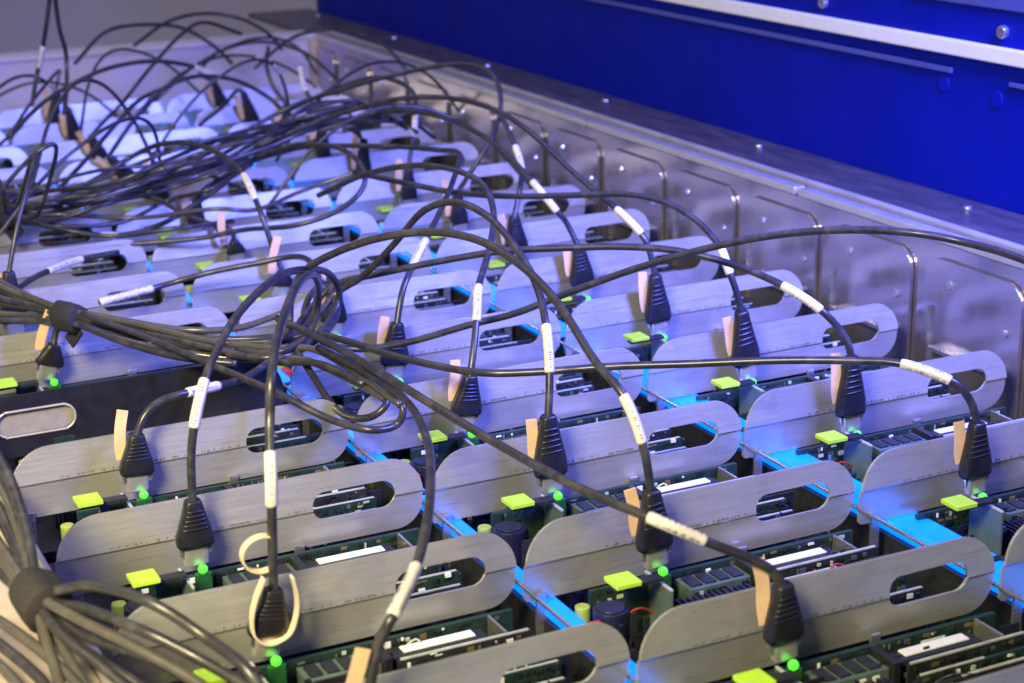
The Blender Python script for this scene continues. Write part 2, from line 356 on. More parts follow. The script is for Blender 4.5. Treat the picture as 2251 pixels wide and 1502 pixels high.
# tiny soldered parts, too small to tell apart
COMP = []
for v in range(4):
    rs = random.Random(20 + v); bm = bmesh.new(); TALL = []
    for k in range(260):
        x = rs.uniform(-0.004, 0.226); y = rs.uniform(-0.082, 0.044); z = rs.choice((-0.072, -0.072, rs.uniform(-0.060, -0.036)))
        w = rs.uniform(0.0008, 0.005); d = rs.uniform(0.0008, 0.0035)
        if z > -0.07: h = rs.uniform(0.001, 0.005); z0 = z
        else: h = rs.uniform(0.010, 0.042); z0 = z
        if rs.random() < 0.3: w = rs.uniform(0.008, 0.03); d = 0.0010
        box(bm, x, x + w, y, y + d, -0.072 if h > 0.006 else z0, z0 + h); TALL.append(h > 0.006)
    for y0, xa, xb, zt in ((0.0460, 0.004, 0.225, -0.031), (0.0125, 0.130, 0.224, -0.0315), (0.0, 0.128, 0.226, -0.033), (-0.0145, 0.128, 0.222, -0.032), (-0.0300, 0.062, 0.224, -0.035), (-0.0500, 0.052, 0.218, -0.037), (0.0260, 0.131, 0.199, -0.036), (0.0220, 0.069, 0.119, -0.036)):
        for rowz in (0, 1, 2):
            x = xa + rs.uniform(0, 0.004)
            while x < xb - 0.006:
                w = rs.choice((0.0012, 0.0018, 0.0030, 0.0050)); h = rs.uniform(0.0012, 0.0046); zz = zt - rowz * 0.0062 - rs.uniform(0, 0.0012)
                if rs.random() < 0.75: box(bm, x, x + w, y0 - rs.uniform(0.0006, 0.0014), y0 - 0.0001, zz - h, zz)
                x += w + rs.choice((0.0008, 0.0014, 0.0030))
    me = mesh_from(bm, 'small_components', M['dark'])
    for mm in ('pcb_edge', 'pcb', 'black', 'steel', 'gold', 'white_label', 'pcb_pale'): me.materials.append(M[mm])
    for i in range(0, len(me.polygons), 6):
        k = rs.choice((0, 0, 0, 2, 3, 3)) if i // 6 < len(TALL) and TALL[i // 6] else rs.choice((0, 0, 0, 0, 1, 2, 2, 3, 3, 3, 4, 5, 6, 7))
        for j in range(6): me.polygons[i + j].material_index = k
    COMP.append(me)
# thin jumper wires over the boards
WIRE = []
for v in range(3):
    rs = random.Random(50 + v); bm = bmesh.new()
    for k in range(7):
        x = rs.uniform(0.0, 0.19); y = rs.uniform(-0.07, 0.03); L = rs.uniform(0.02, 0.07)
        P = [Vector((x + L * f + rs.uniform(-0.004, 0.004), y + rs.uniform(-0.010, 0.010), -0.050 + 0.018 * math.sin(math.pi * f) + rs.uniform(-0.003, 0.003))) for f in (0, .25, .5, .75, 1)]
        tube(bm, catmull(P, 4), 0.0007, 6)
    WIRE.append(mesh_from(bm, 'jumper_wires', M[('black', 'red', 'pcb_edge')[v]], True))

BARE = (1, 3)
def blade(c, r):
    bare = (c, r) == BARE
    lab = ('server blade turned round, dark plate with pale-rimmed slot, %s from end wall, %s' if bare else 'grey handled server blade, %s from the end wall, %s') % (ordinal(r), COLNAME[c])
    t = thing('server_blade', lab, 'server blade', (COLX * (c - 2), ROW * r, -0.0002), 'server blades standing in the tank')
    jx = random.uniform(-0.001, 0.001); jz = random.uniform(-0.0016, 0.0016)
    if not bare:
        p = link('handle_plate', PLATE, t, (jx, 0.0556, jz), 0.0005); p.rotation_euler = (random.uniform(-0.035, 0.035), random.uniform(-0.006, 0.006), random.uniform(-0.012, 0.012))
        if r < 5: link('engraving', ENGRS[(3 * c + r) % 4], p, (0, -0.00045, -0.0015))
    else:
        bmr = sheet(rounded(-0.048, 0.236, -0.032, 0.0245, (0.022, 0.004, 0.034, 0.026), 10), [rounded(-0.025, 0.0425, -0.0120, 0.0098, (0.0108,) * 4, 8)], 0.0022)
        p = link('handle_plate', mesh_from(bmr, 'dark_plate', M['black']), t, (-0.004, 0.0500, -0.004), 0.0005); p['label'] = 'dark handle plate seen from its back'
        loop = [Vector((x, -0.0006, z)) for x, z in rounded(-0.0256, 0.0431, -0.0126, 0.0104, (0.0114,) * 4, 8)]; loop.append(loop[0].copy())
        bmr = bmesh.new(); tube(bmr, catmull(loop, 2), 0.0011, 8, False); link('slot_rim', mesh_from(bmr, 'slot_rim', M['rim_metal'], True), p)
        link('slot_backing', bx('slot_backing', M['inlay'], (-0.030, 0.048, 0.0026, 0.0040, -0.018, 0.014)), p)
    for nm, me, bev in PART:
        if bare and nm in ('plate_bracket',): continue
        if bare and nm in ('lime_cover', 'cover_arm', 'status_light', 'led_base', 'standing_board'): continue
        if c == 3 and nm in ('olive_cap', 'red_clip', 'capacitor', 'card'): continue
        o = link(nm, me, t, (0, 0, 0), bev if r < 6 else 0)
        s = SUB.get(me.name)
        if s: link(s[0], s[1], o)
    k = link('small_components', COMP[(3 * c + r) % 4], t); k['kind'] = 'stuff'
    k = link('jumper_wires', WIRE[(2 * c + r) % 3], t); k['kind'] = 'stuff'
    return t
for c, r0, r1 in ((1, -1, 12), (2, -2, 12), (3, -1, 12)):
    for r in range(r0, r1 + 1): blade(c, r)

# ---------------------------------------------------------------- cables: (key, (column, row) it plugs into, sleeve span, tab style, radius, path in metres)
CABLES = [
    ('c1r-1', (1, -1), (2.900,4.000), 1, 0.0032, [(-0.2377,-0.1233,0.0092), (-0.234,-0.1226,0.0309), (-0.227,-0.1217,0.0572), (-0.216,-0.121,0.0755), (-0.1835,-0.0761,0.0784), (-0.1567,-0.0323,0.0871), (-0.1192,0.0484,0.0822), (-0.0872,0.1291,0.0743), (-0.0663,0.2097,0.0717), (-0.0506,0.3226,0.0639), (-0.048,0.4356,0.058)]),
    ('c1r0', (1, 0), (1.700,2.500), 2, 0.0032, [(-0.236,0.0381,0.0265), (-0.2344,0.039,0.0575), (-0.2323,0.0403,0.1003), (-0.2244,0.0605,0.1322), (-0.2134,0.0807,0.1644), (-0.1722,0.1792,0.1634), (-0.1328,0.2581,0.1638), (-0.0858,0.3549,0.1417), (-0.0484,0.4517,0.0953), (-0.053,0.4678,0.0585), (-0.0834,0.4678,0.0442), (-0.1107,0.5001,0.0417)]),
    ('c1r1', (1, 1), (1.900,3.000), 0, 0.0032, [(-0.241,0.1994,0.0303), (-0.2396,0.2006,0.0628), (-0.2347,0.2017,0.0892), (-0.2229,0.2097,0.1173), (-0.202,0.242,0.129), (-0.175,0.2808,0.1393), (-0.1388,0.3226,0.1466), (-0.094,0.3872,0.1383), (-0.0274,0.484,0.1055), (-0.006,0.5162,0.0691), (-0.0434,0.484,0.0463), (-0.0879,0.4678,0.0407), (-0.1193,0.5001,0.0387)]),
    ('c1r2', (1, 2), (3.000,4.100), 1, 0.0032, [(-0.2394,0.3607,0.0281), (-0.231,0.363,0.0432), (-0.2167,0.3665,0.052), (-0.1935,0.371,0.054), (-0.1621,0.3872,0.0502), (-0.1286,0.4194,0.0425), (-0.0932,0.4517,0.044)]),
    ('c1r4', (1, 4), None, 1, 0.0032, [(-0.2349,0.6834,0.0148), (-0.2301,0.6856,0.0294), (-0.22,0.6776,0.0413), (-0.1972,0.6453,0.0441), (-0.1588,0.613,0.0357)]),
    ('c2r-1', (2, -1), (2.000,3.000), 1, 0.0032, [(0.0458,-0.1233,0.0335), (0.0325,-0.121,0.0502), (-0.0061,-0.1129,0.0715), (-0.0372,-0.0968,0.0878), (-0.0517,-0.0323,0.0873), (-0.0522,0.0807,0.0787), (-0.0614,0.1775,0.0808), (-0.0644,0.3065,0.0773), (-0.0659,0.4194,0.0701), (-0.0763,0.484,0.0704)]),
    ('c2r0', (2, 0), (1.000,2.000), 1, 0.0032, [(0.0447,0.0381,0.0392), (0.0384,0.0403,0.0772), (0.0323,0.0565,0.1087), (0.0256,0.0873,0.1278), (0.0205,0.1291,0.1577), (0.0167,0.1796,0.1751), (0.0051,0.2259,0.186), (-0.0155,0.2646,0.1878), (-0.0405,0.3065,0.1787), (-0.0594,0.371,0.1537), (-0.0675,0.4356,0.1222), (-0.0627,0.484,0.0852), (-0.0686,0.484,0.0565), (-0.0938,0.5001,0.0412), (-0.126,0.5324,0.0416)]),
    ('c2r1', (2, 1), (1.000,2.000), 1, 0.0032, [(0.0462,0.1994,0.0444), (0.0531,0.2097,0.0778), (0.0587,0.2259,0.1118), (0.0702,0.2651,0.1342), (0.0715,0.3065,0.1569), (0.0717,0.3585,0.1712), (0.0627,0.4033,0.1752), (0.0477,0.4386,0.1618), (0.0383,0.484,0.1243), (0.0215,0.5211,0.088), (0.004,0.5485,0.0663), (-0.0254,0.5324,0.0503), (-0.0725,0.5001,0.04), (-0.1142,0.5162,0.0399)]),
    ('c2r2', (2, 2), (1.800,3.000), 1, 0.0032, [(0.0533,0.3607,0.0299), (0.0627,0.371,0.0545), (0.0735,0.3872,0.0776), (0.0833,0.4033,0.097), (0.1246,0.4678,0.1104), (0.167,0.5457,0.1238), (0.187,0.613,0.1379), (0.1793,0.6726,0.1433), (0.1631,0.7421,0.136), (0.149,0.8389,0.1101), (0.1295,0.9357,0.0705)]),
    ('c2r3', (2, 3), (2.000,2.900), 1, 0.0032, [(0.0525,0.522,0.0349), (0.064,0.5324,0.064), (0.0808,0.5485,0.0802), (0.1191,0.5969,0.0962), (0.1629,0.6614,0.1055), (0.2125,0.7421,0.1134), (0.2651,0.8389,0.1209), (0.2655,0.9034,0.1151), (0.2423,1,0.1054), (0.1905,1.097,0.0945), (0.1288,1.161,0.0824)]),
    ('c2r4', (2, 4), (2.400,3.500), 1, 0.0032, [(0.0511,0.6834,0.029), (0.0491,0.6937,0.0388), (0.0271,0.6776,0.0337), (0.0041,0.6453,0.0214), (-0.0432,0.5485,0.0267), (-0.0941,0.5001,0.0369), (-0.1267,0.5162,0.0418)]),
    ('c2r5', (2, 5), (2.300,3.000), 1, 0.0032, [(0.0513,0.8447,0.0103), (0.044,0.855,0.0398), (0.0372,0.8712,0.0783), (0.0366,0.9195,0.1076), (0.0388,1,0.1151), (0.0296,1.097,0.1142), (0.0079,1.161,0.1045), (-0.0249,1.194,0.0842), (-0.0757,1.178,0.0642), (-0.1302,1.161,0.051)]),
    ('c2r6', (2, 6), None, 1, 0.0032, [(0.0475,1.006,0.0117), (0.046,1.016,0.0234), (0.0238,1.032,0.031), (-0.0018,1.065,0.043), (-0.0143,1.097,0.0502), (-0.0277,1.129,0.0511)]),
    ('c2r7', (2, 7), None, 1, 0.0032, [(0.0513,1.167,0.0289), (0.0611,1.161,0.0434), (0.0855,1.161,0.0551), (0.1282,1.161,0.0726), (0.188,1.194,0.0737), (0.2503,1.226,0.08)]),
    ('c2r9', (2, 9), None, 1, 0.0032, [(0.0222,1.49,0.0308), (0.0317,1.484,0.0469), (0.0566,1.484,0.0765), (0.0995,1.5,0.1119), (0.1413,1.516,0.1248), (0.1844,1.549,0.1221), (0.2417,1.581,0.1062), (0.2894,1.581,0.0769), (0.3155,1.549,0.043)]),
    ('c2r10', (2, 10), None, 1, 0.003, [(0.0356,1.651,0.0322), (0.0601,1.645,0.0578), (0.0857,1.645,0.0792), (0.1474,1.71,0.1163), (0.2187,1.775,0.1553), (0.2754,1.839,0.1621), (0.3449,1.871,0.1352)]),
    ('c3r-1', (3, -1), None, 1, 0.0032, [(0.3278,-0.1233,0.05), (0.3324,-0.1129,0.0994), (0.3533,-0.0645,0.1426), (0.3729,0,0.1597), (0.376,0.0484,0.1648), (0.3631,0.0968,0.1684), (0.3349,0.1291,0.1728), (0.3044,0.1775,0.1685), (0.2713,0.2259,0.1577), (0.2378,0.2705,0.1416), (0.1971,0.3226,0.1171), (0.1509,0.3703,0.0882), (0.1176,0.4033,0.067), (0.0854,0.4312,0.0538), (0.0424,0.4678,0.0346), (0.0041,0.4958,0.0259), (-0.0235,0.5162,0.0315), (-0.024,0.5646,0.0418), (0.0044,0.613,0.0527), (0.023,0.613,0.0501), (-0.0125,0.5324,0.0396), (-0.071,0.4678,0.0402), (-0.1077,0.484,0.0393)]),
    ('c3r0', (3, 0), (2.000,3.000), 1, 0.0032, [(0.3361,0.0381,0.039), (0.3293,0.0403,0.0599), (0.3164,0.0484,0.0752), (0.2934,0.0807,0.0837), (0.262,0.1083,0.0834), (0.219,0.1452,0.0798), (0.169,0.1867,0.0733), (0.1202,0.2259,0.0677), (0.0692,0.2637,0.0603), (0.0325,0.2904,0.0578), (0.0096,0.3406,0.0538), (-0.0124,0.3872,0.0543), (-0.0287,0.4422,0.0533), (-0.0432,0.484,0.0506), (-0.0765,0.5001,0.0449), (-0.1222,0.5162,0.0454)]),
    ('c3r1', (3, 1), (2.000,3.000), 1, 0.0032, [(0.3363,0.1994,0.0471), (0.3295,0.2017,0.0678), (0.3105,0.2097,0.0913), (0.2931,0.242,0.1078), (0.2739,0.2904,0.1176), (0.2435,0.3313,0.1246), (0.2111,0.371,0.1237), (0.1751,0.4069,0.1195), (0.1285,0.4517,0.1122), (0.0797,0.4964,0.0977), (0.0395,0.5324,0.0838), (0.0103,0.5646,0.0704), (-0.0181,0.5646,0.0498), (-0.068,0.5001,0.0436), (-0.1056,0.5162,0.0407)]),
    ('c3r2', (3, 2), (1.800,2.900), 1, 0.0032, [(0.331,0.3607,0.0468), (0.326,0.363,0.0688), (0.3218,0.371,0.0892), (0.3219,0.3872,0.1072), (0.327,0.4356,0.1204), (0.319,0.4809,0.13), (0.3028,0.5324,0.1296), (0.2717,0.5888,0.1213), (0.238,0.6453,0.1133), (0.2142,0.7289,0.1033), (0.1893,0.8066,0.1014), (0.163,0.9034,0.0994)]),
    ('c3r3', (3, 3), (2.000,3.000), 1, 0.0032, [(0.3337,0.522,0.0431), (0.3296,0.5243,0.0667), (0.3237,0.5324,0.0868), (0.3133,0.5646,0.1072), (0.3071,0.6453,0.1306), (0.3086,0.7421,0.1555), (0.3116,0.8389,0.1666), (0.3049,0.9357,0.1662), (0.2809,1.016,0.1585), (0.253,1.097,0.138), (0.203,1.161,0.1098), (0.1395,1.194,0.0816)]),
    ('c3r4', (3, 4), (1.900,3.000), 1, 0.0032, [(0.3333,0.6834,0.0381), (0.324,0.6937,0.0649), (0.3104,0.6937,0.0816), (0.2997,0.726,0.1067), (0.3009,0.8066,0.1289), (0.2994,0.8873,0.1399), (0.295,0.9679,0.1423), (0.2751,1.032,0.1411), (0.2462,1.097,0.1232), (0.2031,1.129,0.1063)]),
    ('c3r5', (3, 5), (2.000,3.000), 1, 0.0032, [(0.335,0.8447,0.0376), (0.3478,0.855,0.0665), (0.3506,0.855,0.092), (0.3508,0.8712,0.116), (0.3638,0.9357,0.1435)]),
    ('c3r6', (3, 6), None, 1, 0.0032, [(0.3361,1.006,0.0361), (0.356,1,0.0665), (0.383,1,0.1036), (0.4105,1.032,0.133), (0.4204,1.065,0.1621), (0.418,1.113,0.1728), (0.3948,1.161,0.1704), (0.3504,1.226,0.1525), (0.3032,1.291,0.1295), (0.2466,1.355,0.1005), (0.1664,1.355,0.0674), (0.0889,1.291,0.0554)]),
    ('c3r7', (3, 7), (1.400,2.300), 1, 0.0032, [(0.3393,1.167,0.0353), (0.3494,1.178,0.0659), (0.3619,1.194,0.0925), (0.3793,1.242,0.1265), (0.363,1.323,0.1356), (0.3203,1.371,0.1169), (0.2686,1.42,0.0857)]),
    ('c3r9', (3, 9), (1.800,3.000), 1, 0.0032, [(0.3372,1.49,0.0487), (0.3316,1.5,0.0712), (0.3235,1.516,0.0998), (0.3306,1.549,0.1218)]),
    ('c3r10', (3, 10), None, 1, 0.0032, [(0.3413,1.651,0.0515), (0.3244,1.662,0.0798), (0.3209,1.678,0.1131), (0.3367,1.71,0.1326)]),
    ('c3r11', (3, 11), None, 1, 0.0032, [(0.324,1.813,0.048), (0.316,1.823,0.0509), (0.2768,1.775,0.0357), (0.2306,1.71,0.0303), (0.2097,1.678,0.0281)]),
    ('c3r12', (3, 12), None, 1, 0.003, [(0.3241,1.974,0.0447), (0.2904,1.936,0.0679), (0.3337,1.968,0.0947), (0.3963,1.936,0.1112), (0.4454,1.871,0.0998), (0.4601,1.775,0.0748), (0.4543,1.71,0.0582)]),
    ('far1', None, None, 0, 0.003, [(0.0489,1.775,0.1231), (0.1134,1.839,0.1581), (0.1803,1.871,0.1619), (0.2557,1.904,0.1478), (0.3072,1.904,0.1143), (0.3363,1.904,0.0834)]),
    ('far2', None, None, 0, 0.003, [(0.1626,1.855,0.1325), (0.2338,1.904,0.1597), (0.305,1.936,0.1647), (0.3669,1.936,0.1513), (0.4131,1.936,0.123), (0.4356,1.936,0.0944)]),
    ('far3', None, (5.300,6.000), 0, 0.0032, [(-0.1184,1.452,0.08), (-0.0596,1.516,0.108), (-0.0065,1.549,0.1273), (0.0543,1.581,0.1405), (0.1229,1.613,0.1407), (0.186,1.645,0.1261), (0.2317,1.662,0.1052)]),
    ('far4', None, (1.900,2.700), 0, 0.0032, [(-0.0276,1.533,0.2655), (-0.0332,1.549,0.221), (-0.0409,1.565,0.1758), (-0.0494,1.581,0.1363), (-0.0657,1.549,0.1038)]),
    ('far5', None, None, 0, 0.0032, [(-0.0239,1.533,0.2653), (-0.0147,1.565,0.2055), (-0.0018,1.597,0.1625), (-0.0093,1.581,0.1135), (-0.0229,1.549,0.087)]),
    ('far6', None, None, 0, 0.003, [(0.3543,1.839,0.0826), (0.4306,1.871,0.1213), (0.4955,1.871,0.1316), (0.5146,1.775,0.1356), (0.5222,1.678,0.122), (0.5186,1.597,0.1001)]),
    ('far7', None, None, 0, 0.0032, [(-0.0918,1.291,0.0361), (-0.0396,1.355,0.0576), (0.0119,1.42,0.0816), (0.0654,1.484,0.1045), (0.1074,1.516,0.1135)]),
    ('loop1', None, None, 0, 0.0032, [(0.1233,1.145,0.08), (0.1614,1.081,0.1024), (0.1841,1,0.1081), (0.1805,0.9195,0.0972), (0.1675,0.9034,0.0751), (0.1332,0.9034,0.0552), (0.0891,0.9195,0.0428), (0.0503,0.9679,0.0331), (-0.0003,1,0.0217), (-0.0831,1.032,0.0171), (-0.1668,1.032,0.0171), (-0.2376,1.032,0.0184)]),
    ('loop2', None, (1.700,2.100), 0, 0.0032, [(-0.1651,1.129,0.0394), (-0.1221,1.113,0.0221), (-0.067,1.097,0.0131), (-0.0166,1.097,0.0197), (0.0241,1.097,0.0374), (0.0714,1.097,0.0629)]),
    ('loop3', None, (6.200,7.000), 0, 0.0032, [(-0.0738,0.484,0.0404), (-0.0186,0.5646,0.041), (0.0327,0.6776,0.0472), (0.048,0.7744,0.0447), (0.0078,0.8066,0.0351), (-0.038,0.8228,0.0275), (-0.0888,0.8389,0.0155), (-0.1599,0.8066,0.0162)]),
    ('loop4', None, (1.800,3.100), 0, 0.0032, [(-0.2549,0.8389,0.0192), (-0.2136,0.9034,0.0222), (-0.1772,0.9357,0.0249), (-0.1401,0.9679,0.0229), (-0.0952,0.9841,0.0213)]),
    ('loop5', None, None, 0, 0.0032, [(-0.2203,0.613,0.0624), (-0.1754,0.5485,0.049), (-0.1502,0.4517,0.0489), (-0.1225,0.3662,0.0452), (-0.0919,0.3226,0.0297), (-0.0692,0.2904,0.0262), (-0.0456,0.2904,0.0259), (-0.039,0.2904,0.0404), (-0.0425,0.3146,0.0512), (-0.0541,0.3549,0.0591), (-0.0566,0.4356,0.0532)]),
    ('loop6', None, None, 0, 0.0032, [(-0.0666,0.4678,0.0437), (-0.0622,0.4356,0.0269), (-0.0641,0.3872,0.0169), (-0.0602,0.3549,0.0148), (-0.0523,0.3226,0.0248), (-0.0398,0.3226,0.0365), (-0.0425,0.3549,0.0453), (-0.0462,0.4194,0.0477)]),
]
LOOSE = {
    'far1': 'black cable arching low over the blades against the room wall', 'far2': 'black cable arching highest in front of the room wall',
    'far3': 'black cable with small white sleeve arching in front of the room wall', 'far4': 'black cable with white sleeve rising straight up out of the tank',
    'far5': 'bare black cable rising straight up beside the sleeved one', 'far6': 'black cable arching over the tank corner onto the blue cabinet',
    'far7': 'black cable slanting up from the upper bundle', 'loop1': 'black cable looping back and running to the plain tank side',
    'loop2': 'black cable sagging under the upper bundle with a small sleeve', 'loop3': 'black cable with white sleeve lying across a handle slot',
    'loop4': 'black cable with white sleeve lying along the plain tank side', 'loop5': 'black cable leaving the middle bundle and curling back in a loop',
    'loop6': 'short black cable end dangling from the middle bundle trunk'}

def lofted(bm, secs):
    """secs: list of (centre, half width vector, half depth vector); superellipse rings"""
    rings = []
    for c, u, v in secs:
        rg = []
        for k in range(16):
            a = 2 * math.pi * k / 16; ca, sa = math.cos(a), math.sin(a)
            e = 0.55
            rg.append(bm.verts.new(c + u * (math.copysign(abs(ca) ** e, ca)) + v * (math.copysign(abs(sa) ** e, sa))))
        rings.append(rg)
    for A, B in zip(rings, rings[1:]):
        for k in range(16): bm.faces.new((A[k], A[(k + 1) % 16], B[(k + 1) % 16], B[k]))
    bm.faces.new(rings[0][::-1]); bm.faces.new(rings[-1])

def sleeve_parts(t, C, rad, span, base, parent):
    a, b = int(span[0] * 8), max(int(span[1] * 8), int(span[0] * 8) + 2)
    seg = C[a:b + 1]
    bm = bmesh.new(); R = rad * 1.28
    seg2 = catmull(seg, 3)
    n = len(seg2)
    tube(bm, seg2, lambda i: R * (0.90 if i in (0, n - 1) else 1.0), 14)
    s = link('label_sleeve', mesh_from(bm, 'label_sleeve', M['sleeve'], True), parent)
    # printed characters, in three lines round the sleeve
    T, N = frames(seg2); bm = bmesh.new(); rs = random.Random(len(C) * 31 + a)
    L = sum((seg2[i + 1] - seg2[i]).length for i in range(n - 1))
    for line in range(4):
        ang = line * math.pi / 2 + 0.5
        pos = 0.12
        while pos < 0.86:
            i = min(int(pos * (n - 1)), n - 2); f = pos * (n - 1) - i
            c = seg2[i].lerp(seg2[i + 1], f); t_ = T[i]; nn = N[i]; bb = t_.cross(nn)
            o = nn * math.cos(ang) + bb * math.sin(ang); q = t_.cross(o)
            w = rs.uniform(0.0003, 0.0007); h = rs.uniform(0.0004, 0.0012); cc = c + o * R * 1.0
            vs = [bm.verts.new(cc + t_ * sx * w + q * sy * h + o * so * 0.00015) for sx in (-1, 1) for sy in (-1, 1) for so in (-1, 1)]
            for fidx in ((0, 1, 3, 2), (4, 6, 7, 5), (0, 4, 5, 1), (2, 3, 7, 6), (0, 2, 6, 4), (1, 5, 7, 3)): bm.faces.new([vs[k] for k in fidx])
            pos += (rs.choice((0.0016, 0.0021, 0.0042))) / max(L, 0.01)
    link('lettering', mesh_from(bm, 'lettering', M['ink']), s)

def cable(key, node, span, tab, rad, pts):
    pts = [Vector(p) for p in pts]
    if node:
        c, r = node
        base = Vector((COLX * (c - 2) + 0.049, ROW * r + 0.0400, -0.0040))
        lab = 'black cable%s, %s blade from the end wall, %s' % (' with printed white sleeve' if span else '', ordinal(r), COLNAME[c])
        grp = 'network cables plugged into the blades'
    else:
        base = pts[0].copy(); lab = LOOSE[key]; grp = 'loose network cables'
    t = thing('network_cable', lab, 'cable', base, grp)
    P = [p - base for p in pts]
    if node:
        top = P[0]; ax = top.normalized(); H = top.length
        hx = Vector((1, 0, 0)); hx = (hx - ax * hx.dot(ax)).normalized(); hy = ax.cross(hx)
        C = catmull([ax * H * 0.9] + P, 8)[0:]
        C = C[8:] if False else C
        off = 8
    else:
        C = catmull(P, 8); off = 0
    bm = bmesh.new(); tube(bm, C, rad, 10)
    cord = link('cord', mesh_from(bm, 'cord', M['cable'], True), t)
    if span:
        sleeve_parts(t, C, rad, (span[0] + off / 8, span[1] + off / 8), base, t)
    if node:
        Hb = min(H, 0.062); q_ = 1.0 if r < 6 else 0.82
        bm = bmesh.new()
        prof_ = [(0.0, 11.5, 5.4), (0.06, 12.0, 5.6), (0.25, 11.6, 5.5), (0.55, 8.8, 5.2), (0.80, 6.6, 5.0), (1.0, 5.2, 4.6), (1.03, 4.4, 4.2)]
        lofted(bm, [(ax * (0.001 + Hb * s), hx * w * 0.00118 * q_, hy * d * 0.00115 * q_) for s, w, d in prof_])
        bt = link('connector_boot', mesh_from(bm, 'connector_boot', M['black'], True), t)
        bm = bmesh.new()
        for s in (0.42, 0.52, 0.62, 0.72, 0.82):
            w = (0.0107 - (s - 0.3) * 0.0092) * 1.18 * q_
            lofted(bm, [(ax * (0.001 + Hb * (s - 0.015)), hx * w, hy * 0.0065 * q_), (ax * (0.001 + Hb * (s + 0.015)), hx * w, hy * 0.0065 * q_)])
        link('grip_ribs', mesh_from(bm, 'grip_ribs', M['black'], True), bt)
        bm = bmesh.new()
        lofted(bm, [(ax * -0.014, hx * 0.0092, hy * 0.0042), (ax * 0.0012, hx * 0.0092, hy * 0.0042)])
        sh = link('connector_shell', mesh_from(bm, 'connector_shell', M['plate']), t, (0, 0, 0), 0.0004)
        bm = bmesh.new()
        for sx in (-1, 1):
            lofted(bm, [(ax * -0.006 + hx * sx * 0.0105, hx * 0.0014, hy * 0.003), (ax * 0.004 + hx * sx * 0.0118, hx * 0.0012, hy * 0.003)])
        link('latch', mesh_from(bm, 'latch', M['steel']), sh)
        if tab == 1:
            s_ = random.uniform(0.70, 1.0); lean = random.uniform(-0.004, 0.003)
            Q = [ax * 0.012 + hx * -0.0110 + hy * 0.004, ax * 0.026 * s_ + hx * -0.0120 + hy * 0.005, ax * 0.044 * s_ + hx * -0.0115 + hy * 0.006, ax * 0.062 * s_ + hx * (-0.0115 + lean) + hy * 0.007]
            Cq = catmull(Q, 5); bm = bmesh.new(); strip(bm, Cq, [hx * 0.96 - hy * 0.28] * len(Cq), 0.0090, 0.0011)
            link('pull_tab', mesh_from(bm, 'pull_tab', M['tab']), t, (0, 0, 0), 0.0003)
        elif tab == 2:   # long strap looped round the plug
            Q = [hx * -0.0105 + ax * 0.044, hx * -0.0140 + ax * 0.030, hx * -0.0150 + ax * 0.016, hx * -0.0115 + ax * 0.003, ax * -0.003 - hx * 0.001, hx * 0.0115 + ax * 0.003, hx * 0.0150 + ax * 0.016, hx * 0.0135 + ax * 0.030, hx * 0.0085 + ax * 0.044]
            Cq = catmull([q - hy * 0.0065 for q in Q], 6); bm = bmesh.new(); strip(bm, Cq, [hy] * len(Cq), 0.0060, 0.0016)
            link('pull_tab', mesh_from(bm, 'pull_strap', M['tab_pale']), t, (0, 0, 0), 0.0003)
            Q = [ax * (0.056 + 0.0125 * math.sin(a)) + hx * (-0.009 + 0.0140 * math.cos(a)) + hy * 0.004 for a in [math.radians(d) for d in range(60, 301, 30)]]
            Cq = catmull(Q, 5); bm = bmesh.new(); strip(bm, Cq, [hy] * len(Cq), 0.0060, 0.0014)
            link('pull_loop', mesh_from(bm, 'pull_loop', M['tab_pale']), t, (0, 0, 0), 0.0003)
    return t
for args in CABLES: cable(*args)
# the rear blades' cables: each rises from its blade, arches over and joins the sheaf by the plain side
have = {a[1] for a in CABLES}
rs = random.Random(11)
for c, r in [(c, r) for c in (1, 2, 3) for r in range(5, 13)]:
    if (c, r) in have: continue
    b = Vector((COLX * (c - 2) + 0.049, ROW * r + 0.040, -0.004))
    end = Vector((-0.19 + rs.uniform(-0.01, 0.01), 1.12 + rs.uniform(-0.02, 0.06), 0.045 + rs.uniform(0, 0.02)))
    if r >= 10: end = Vector((-0.20 + rs.uniform(-0.05, 0.05), 1.55 + rs.uniform(-0.1, 0.1), 0.05 + rs.uniform(0, 0.03)))
    top = b + Vector((rs.uniform(-0.01, 0.01), rs.uniform(-0.004, 0.004), 0.052))
    pts = [top]; h = rs.uniform(0.05, 0.13); sw = rs.uniform(-0.10, 0.12); dx = rs.uniform(0.0, 0.06)
    for f in (0.12, 0.30, 0.5, 0.7, 0.86, 1.0):
        p = top.lerp(end, f); p.z += h * math.sin(math.pi * min(1, f * 1.15)) ** 0.8 if f < 0.87 else 0
        p.x += dx * math.sin(math.pi * f); p.y += sw * math.sin(math.pi * f); pts.append(p)
    cable('rear', (c, r), (1.0, 1.45) if rs.random() < 0.6 else None, 1, 0.0025, pts)
# more slack loops among the rear blades
SLACK = range(10)
for i, what in enumerate(SLACK):
    a = Vector((rs.uniform(-0.25, 0.25), rs.uniform(1.0, 1.9), 0.035)); ang = rs.uniform(-0.5, 0.9); L = rs.uniform(0.22, 0.42); h = rs.uniform(0.04, 0.12); q = rs.uniform(-0.08, 0.08)
    pts = [a + Vector((math.cos(ang) * L * f - math.sin(ang) * q * math.sin(3 * f), math.sin(ang) * L * f + math.cos(ang) * q * math.sin(3 * f), h * math.sin(math.pi * f) ** 0.8)) for f in (0, .17, .34, .5, .67, .84, 1)]
    LOOSE['slack%d' % i] = 'thin slack black cable arching loosely among the rear blades'
    cable('slack%d' % i, None, (4.0, 4.5) if i % 3 == 0 else None, 0, 0.0023, pts)

